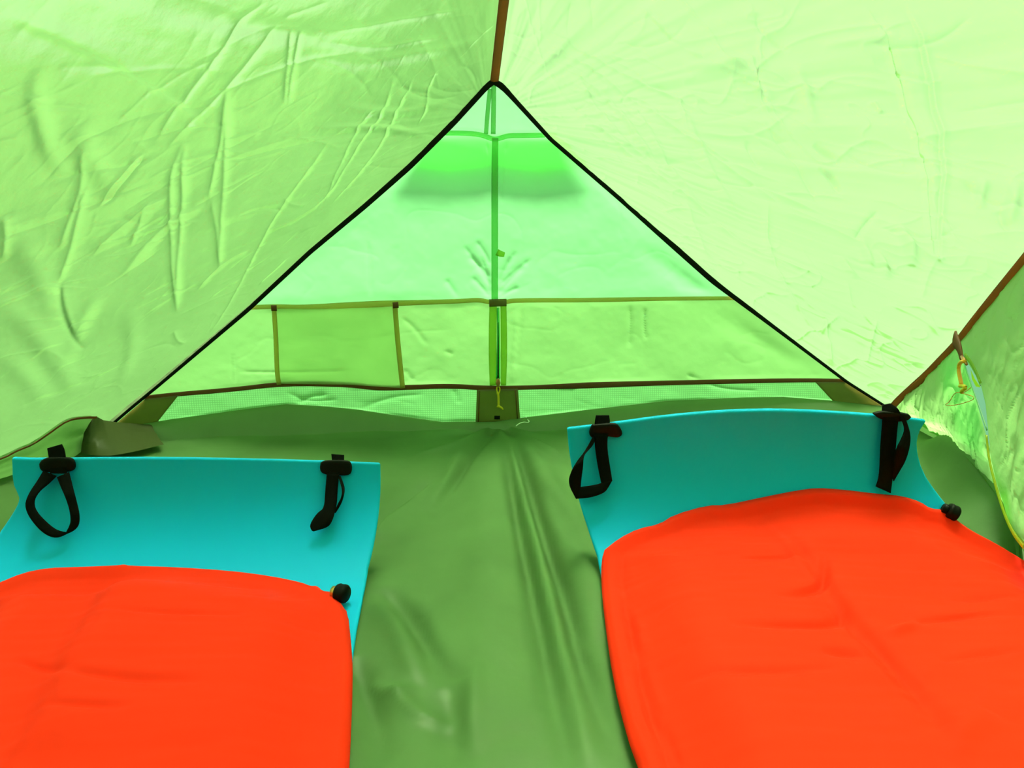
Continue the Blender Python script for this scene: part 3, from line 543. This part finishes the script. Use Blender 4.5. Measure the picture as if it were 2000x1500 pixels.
def build_mat(sh, top_px, left_px, right_px, foot, wid_foot, base, label, undul):
    top = np.array([sh.trace(*p) for p in top_px]); L = np.array([sh.trace(*p) for p in left_px]); R = np.array([sh.trace(*p) for p in right_px])
    xl, xr = wid_foot; L = np.vstack([L, [[xl, min(L[-1, 1]-.12, -.1)], [xl, foot]]]); R = np.vstack([R, [[xr, min(R[-1, 1]-.12, -.1)], [xr, foot]]])
    L[0] = top[0]; R[0] = top[-1]; nx, ny = 110, 260
    print('mat', label[:20], np.round(top[[0, -1]], 3).tolist(), np.round(L, 3).tolist(), np.round(R, 3).tolist())
    Q = coons(smooth_poly(top, nx, 1), resample(np.array([L[-1], R[-1]]), nx), smooth_poly(L, ny, 1), smooth_poly(R, ny, 1))
    u = np.linspace(0, 1, nx)[None, :]; off = undul(u, Q[..., 1])
    P = sh.at(Q[..., 0], Q[..., 1], .008+off); N = sh.nrm(Q[..., 1])
    root = empty('foam_mat', tuple(base)); o = slab_obj('mat_sheet', P[:, ::-1], N[:, ::-1], .008, M['foam'], root, np.array(base))
    b = o.modifiers.new('round', 'BEVEL'); b.width = .0025; b.segments = 2; b.limit_method = 'ANGLE'; b.angle_limit = math.radians(50)
    return root
def ribbon(name, sh, A, B, off, parent, base, mat=M['web'], thick=.0018):
    n = 30; a = smooth_poly(A, n, 2); b = smooth_poly(B, n, 2); off = np.interp(np.linspace(0, 1, n), np.linspace(0, 1, np.size(off)), np.ravel(off))
    P = np.zeros((n, 4, 3)); N = np.zeros((n, 4, 3))
    for i in range(n):
        for j in range(4):
            p = a[i]+(b[i]-a[i])*j/3; q = sh.trace(p[0], p[1], off[i]); P[i, j] = sh.at(q[0], q[1], off[i]); N[i, j] = sh.nrm(q[1])
    o = slab_obj(name, P, N, thick, mat, parent, base); return o
def blob_plate(name, sh, outline, off, thick, parent, base, mat):
    pts = smooth_poly(np.array(outline+[outline[0]]), 40, 2)[:-1]; c = pts.mean(0); V = []; n = len(pts)
    for lev, (sc_, of) in enumerate(((1.0, off), (1.0, off+thick*.7), (.9, off+thick), (0.5, off+thick*1.05))):
        for p in pts: q = sh.trace(*(c+(p-c)*sc_), off); V.append(sh.at(q[0], q[1], of))
    q = sh.trace(c[0], c[1], off); V.append(sh.at(q[0], q[1], off+thick*1.05)); V = np.array(V)-base
    Fc = [(l*n+i, l*n+(i+1) % n, (l+1)*n+(i+1) % n, (l+1)*n+i) for l in range(3) for i in range(n)]+[(3*n+i, 3*n+(i+1) % n, 4*n) for i in range(n)]+[tuple(range(n))[::-1]]
    return link(name, mesh_from(name, V, Fc), mat, parent)

baseL = np.array([-.42, .70, .004]); baseR = np.array([.38, .70, .004])
yawL = 0.1076; shL = Sheet((-.43, .80), yawL, .165, math.radians(98), .004)
shR = Sheet((.36, .83), -0.015, .165, math.radians(118), .004)
matL = build_mat(shL, [(28, 891), (80, 893), (250, 891), (400, 892), (600, 897), (743, 903)],
                 [(28, 891), (29, 940), (40, 965), (44, 978), (20, 1020), (0, 1048)], [(743, 903), (744, 950), (741, 1000), (732, 1060), (715, 1130), (690, 1275)], -1.0, (-.255, .25), baseL, 'left', lambda u, t: 0*u*t)
matR = build_mat(shR, [(1107, 833), (1200, 822), (1300, 808), (1400, 799), (1480, 796), (1560, 797), (1650, 802), (1720, 807), (1805, 817)],
                 [(1107, 833), (1112, 890), (1128, 970), (1150, 1040), (1172, 1105)], [(1805, 817), (1790, 840), (1785, 870), (1797, 920), (1830, 970), (1868, 1015)], -1.0, (-.24, .27), baseR, 'right', lambda u, t: 0*u*t)
tag(matL, 'blue foam mat with a straight upturned head edge, under the left orange pad', 'foam mat', group='blue foam mats')
tag(matR, 'blue foam mat with an arched, strongly curled head edge, under the right orange pad', 'foam mat', group='blue foam mats')

def strap(sh, root, base, tab, anchor, strips, label):
    st = ribbon('strap', sh, tab[0], tab[1], [.004, .012, .016], root, base); st['label'] = label
    ap = blob_plate('anchor_plate', sh, anchor, .009, .005, st, base, M['plastic'])
    for A, B, off in strips: ribbon('strap_loop', sh, A, B, off, st, base)
    return st
strap(shL, matL, baseL, ([(92, 876), (96, 900), (98, 925)], [(120, 868), (127, 882), (130, 925)]),
      [(79, 905), (84, 896), (98, 892), (140, 892), (147, 900), (149, 910), (146, 918), (136, 921), (88, 922), (80, 915)],
      [([(84, 920), (72, 940), (58, 960), (50, 978), (49, 990), (54, 1005), (64, 1020), (78, 1036), (92, 1046), (106, 1050), (118, 1048), (130, 1042)], [(110, 930), (95, 945), (78, 958), (68, 972), (66, 983), (68, 993), (76, 1005), (90, 1019), (102, 1029), (112, 1035), (122, 1038), (129, 1039)], [.016, .03, .03, .018]),
       ([(111, 932), (118, 950), (127, 970), (134, 990), (137, 1005), (138, 1018), (135, 1028), (129, 1039)], [(134, 922), (141, 950), (149, 980), (154, 1000), (155, 1016), (152, 1028), (142, 1037), (130, 1042)], [.017, .032, .032, .018])], 'black strap hanging as an open teardrop loop')
strap(shL, matL, baseL, ([(647, 887), (649, 905), (640, 930)], [(672, 889), (672, 905), (662, 930)]),
      [(627, 903), (634, 898), (680, 898), (687, 904), (688, 918), (684, 928), (660, 929), (630, 926), (625, 915)],
      [([(638, 926), (635, 960), (633, 993), (620, 1001), (607, 1020), (605, 1030), (609, 1036)], [(662, 926), (659, 960), (658, 983), (653, 1004), (648, 1018), (641, 1029), (612, 1037)], [.016, .02, .025, .02]),
       ([(660, 930), (666, 948), (668, 960), (666, 973), (659, 985), (653, 1000)], [(665, 930), (670, 942), (673.5, 954), (672, 966), (667, 983), (655, 1002)], [.014, .035, .02])], 'black strap hanging nearly closed with its end turned out')
strap(shR, matR, baseR, ([(1164, 812), (1161, 828), (1161, 855)], [(1190, 812), (1192, 826), (1187, 855)]),
      [(1156, 828), (1150, 840), (1151, 850), (1160, 855), (1186, 850), (1200, 853), (1211, 852), (1216, 845), (1211, 834), (1203, 825), (1180, 826)],
      [([(1161, 850), (1161, 862), (1164, 890), (1169, 919), (1175, 946)], [(1187, 850), (1186, 875), (1191, 908), (1195, 932), (1196, 940)], [.016, .022, .024]),
       ([(1196, 938), (1188, 953), (1180, 963), (1153, 972), (1125, 974)], [(1172, 944), (1166, 946), (1160, 947), (1148, 949), (1132, 951)], [.024, .026, .026]),
       ([(1125, 974), (1109, 944), (1115, 921), (1128, 899), (1140, 885), (1152, 865), (1158, 853)], [(1134, 953), (1136, 932), (1139, 912), (1140, 890), (1149, 880), (1160, 868), (1162, 858)], [.027, .035, .018])], 'black strap hanging as an open triangular loop')
strap(shR, matR, baseR, ([(1724, 792), (1723, 805), (1725, 822)], [(1740, 789), (1760, 802), (1756, 822)]),
      [(1703, 806), (1720, 801), (1745, 803), (1770, 806), (1780, 812), (1770, 820), (1740, 822), (1715, 816)],
      [([(1725, 812), (1720, 871), (1718, 930), (1711, 950)], [(1755, 817), (1751, 857), (1748, 900), (1740, 963)], [.014, .02, .02]),
       ([(1758, 815), (1768, 836), (1764, 852), (1749, 880), (1747, 905), (1744, 932)], [(1768, 815), (1778, 843), (1779, 866), (1770, 899), (1757, 921), (1746, 940)], [.016, .034, .022])], 'black strap hanging as a narrow closed loop')

def build_pad(sh, top_px, left_px, right_px, foot, x_left, x_right, base, cs, seed, tmax=.034, weld=1.0):
    mid = .022
    top = np.array([sh.trace(*p, mid) for p in top_px]); L = np.array([sh.trace(*p, mid) for p in left_px]); R = np.array([sh.trace(*p, mid) for p in right_px])
    L = np.vstack([L, [[x_left, foot]]]); R = np.vstack([R, [[x_right, foot]]]); L[0] = top[0]; R[0] = top[-1]
    print('pad', np.round(top[[0, -1]], 3).tolist(), np.round(L[[1, -2, -1]], 3).tolist(), np.round(R[[1, -2, -1]], 3).tolist())
    nx, ny = 250, 400
    Q = coons(smooth_poly(top, nx, 1), resample(np.array([L[-1], R[-1]]), nx), smooth_poly(L, ny, 1), smooth_poly(R, ny, 1))
    X, T = Q[..., 0], Q[..., 1]
    out = np.vstack([smooth_poly(L, 120, 1)[::-1], smooth_poly(top, 120, 1), smooth_poly(R, 120, 1)])
    d, tt, sg = poly_dist(X, T, out)
    jn = fbm(seed, tt*90, d*60, 2)
    h = .010*np.sqrt(np.clip(d/.008, 0, 1))                             # welded rim
    h += (tmax-.010)*sst(.022, .105, d)
    side = weld*np.clip(sst(.40, .33, tt)+.35*sst(.6, .68, tt)+.08, 0, 1)
    h -= side*.0045*np.exp(-((d-.026)/.0055)**2)*(1+1.6*jn)             # weld line with its puckers
    h += side*.005*jn*np.exp(-((d-.032)/.010)**2)
    for poly, a, w, k in cs:
        q = np.array([sh.trace(*p, .04) for p in poly]); h += crease(X, T, q, 1.6*a, w, k)*sst(0, .03, d)
    h += (.004*fbm(seed+4, X*7, T*9, 2)+.0018*fbm(seed+6, X*9, T*50, 2)+.0006*crinkle(seed+8, X*8, T*30)*sst(-.05, .2, fbm(seed+9, X*5, T*5, 2)))*sst(0, .04, d)
    h = np.maximum(h, .0005)
    Pt = sh.at(X, T, .0115+h); Pb = sh.at(X, T, .0108+0*h); ny_, nx_ = X.shape; n = ny_*nx_
    V = np.vstack([Pt.reshape(-1, 3), Pb.reshape(-1, 3)])-base
    f = [grid_faces(ny_, nx_, 0, True), grid_faces(ny_, nx_, n)]
    loop = np.r_[np.arange(nx_), np.arange(1, ny_)*nx_+nx_-1, (ny_-1)*nx_+np.arange(nx_-2, -1, -1), np.arange(ny_-2, 0, -1)*nx_]; l2 = np.roll(loop, -1)
    f.append(np.stack([l2, l2+n, loop+n, loop], 1))
    root = empty('sleeping_pad', tuple(base)); link('pad_body', mesh_from('pad_body', V, np.vstack(f)), M['orange'], root)
    return root
def valve(sh, root, base, p0, p1, r, z, brass=True):
    a = sh.trace(*p0, z); b = sh.trace(*p1, z); A = sh.at(a[0], a[1], z)-base; B = sh.at(b[0], b[1], z)-base; D = (B-A)/np.linalg.norm(B-A)
    st = tube_obj('valve_stem', [A-D*.006, A-D*.002, A+D*.004], r*.62, M['brass'] if brass else M['plastic'], root, seg=14)
    if brass: st['label'] = 'brass coloured valve stem'
    k = np.linspace(0, 1, 9); rad = r*np.array([.86, .97, 1, .97, .97, 1, 1, .95, .8]); pts = A[None]+(B-A)[None]*k[:, None]
    c = tube_obj('valve_cap', pts, rad, M['plastic'], st, seg=18); return c
padL = build_pad(shL, [(-8, 1132), (40, 1112), (90, 1102), (160, 1100), (230, 1097), (241, 1095), (252, 1098), (340, 1100), (450, 1107), (530, 1117), (590, 1129), (612, 1138), (621, 1135), (633, 1147), (655, 1150)],
                 [(-8, 1132), (-60, 1160), (-115, 1210)], [(655, 1150), (668, 1170), (679, 1185), (684, 1230), (688, 1280), (687, 1350), (684, 1420), (680, 1500)], -.95, -.235, .215, baseL+[0, 0, .008],
                 [([(235, 1090), (200, 1170), (140, 1260), (70, 1400), (10, 1540)], .010, .06, 'step'), ([(110, 1310), (150, 1335), (230, 1345), (400, 1340)], -.003, .006, 'soft'), ([(30, 1280), (80, 1300), (125, 1325)], -.003, .004, 'soft'), ([(190, 1210), (260, 1215), (480, 1207)], -.002, .004, 'soft'), ([(80, 1390), (150, 1402), (260, 1400)], -.0025, .005, 'soft')], 201, .034, .45)
tag(padL, 'orange sleeping pad with a visible brass valve stem, lying on the left blue mat', 'sleeping pad', group='orange sleeping pads')
padR = build_pad(shR, [(1182, 1066), (1210, 1045), (1248, 1027), (1290, 1019), (1320, 1001), (1385, 984), (1420, 984), (1500, 968), (1560, 957), (1600, 952), (1650, 955), (1720, 963), (1770, 967), (1805, 978), (1822, 990), (1848, 992)],
                 [(1182, 1066), (1176, 1085), (1175, 1120), (1182, 1200), (1198, 1310), (1225, 1420), (1255, 1500)], [(1848, 992), (1870, 1008), (1900, 1030), (1950, 1055), (2000, 1085), (2060, 1120)], -.95, -.22, .26, baseR+[0, 0, .008],
                 [([(1515, 1000), (1540, 1060), (1570, 1100), (1605, 1150), (1640, 1210), (1710, 1280), (1780, 1360), (1830, 1430), (1835, 1500)], -.006, .010, 'soft'), ([(1500, 1010), (1530, 1070), (1590, 1150), (1650, 1230), (1720, 1300)], .004, .02, 'step'), ([(1605, 1100), (1612, 1140), (1600, 1160), (1560, 1175), (1510, 1180)], -.005, .006, 'soft'), ([(1640, 1180), (1650, 1215), (1620, 1235), (1560, 1240), (1420, 1238)], -.004, .006, 'soft'), ([(1330, 1325), (1400, 1328), (1500, 1330), (1640, 1320)], -.0025, .005, 'soft'), ([(1700, 1300), (1640, 1290), (1600, 1290)], -.003, .006, 'soft'),
                  ([(1780, 1235), (1850, 1225), (1960, 1215)], -.003, .004, 'soft'), ([(1840, 1190), (1900, 1186), (1990, 1180)], -.002, .004, 'soft'), ([(1830, 1310), (1900, 1300), (2000, 1285)], -.002, .004, 'soft'), ([(1440, 1105), (1500, 1103), (1560, 1095)], -.002, .005, 'soft'), ([(1720, 1260), (1760, 1250), (1790, 1230)], .003, .006, 'soft'), ([(1830, 1500), (1880, 1440), (1930, 1410)], .004, .014, 'soft')], 231, .04)
tag(padR, 'orange sleeping pad with a long diagonal crease, propped up on the right blue mat', 'sleeping pad', group='orange sleeping pads')
valve(shL, padL, baseL+[0, 0, .008], (658, 1157), (678, 1161), .0115, .0235)
valve(shR, padR, baseR+[0, 0, .008], (1850, 996), (1870, 1006), .0115, .0205, False)

# ------------------------------------------------------------------ a loose white thread on the floor by the end wall
wt = smooth_poly([on_floor(x, y, .014) for x, y in [(1008, 832), (1014, 827), (1024, 824), (1032, 826), (1034, 822), (1027, 818), (1028, 814), (1030, 813)]], 30)
o = tube_obj('loose_thread', wt, .0011, M['white'], None, None, 6); tag(o, 'loose white thread lying on the floor beside the brown centre patch', 'thread')
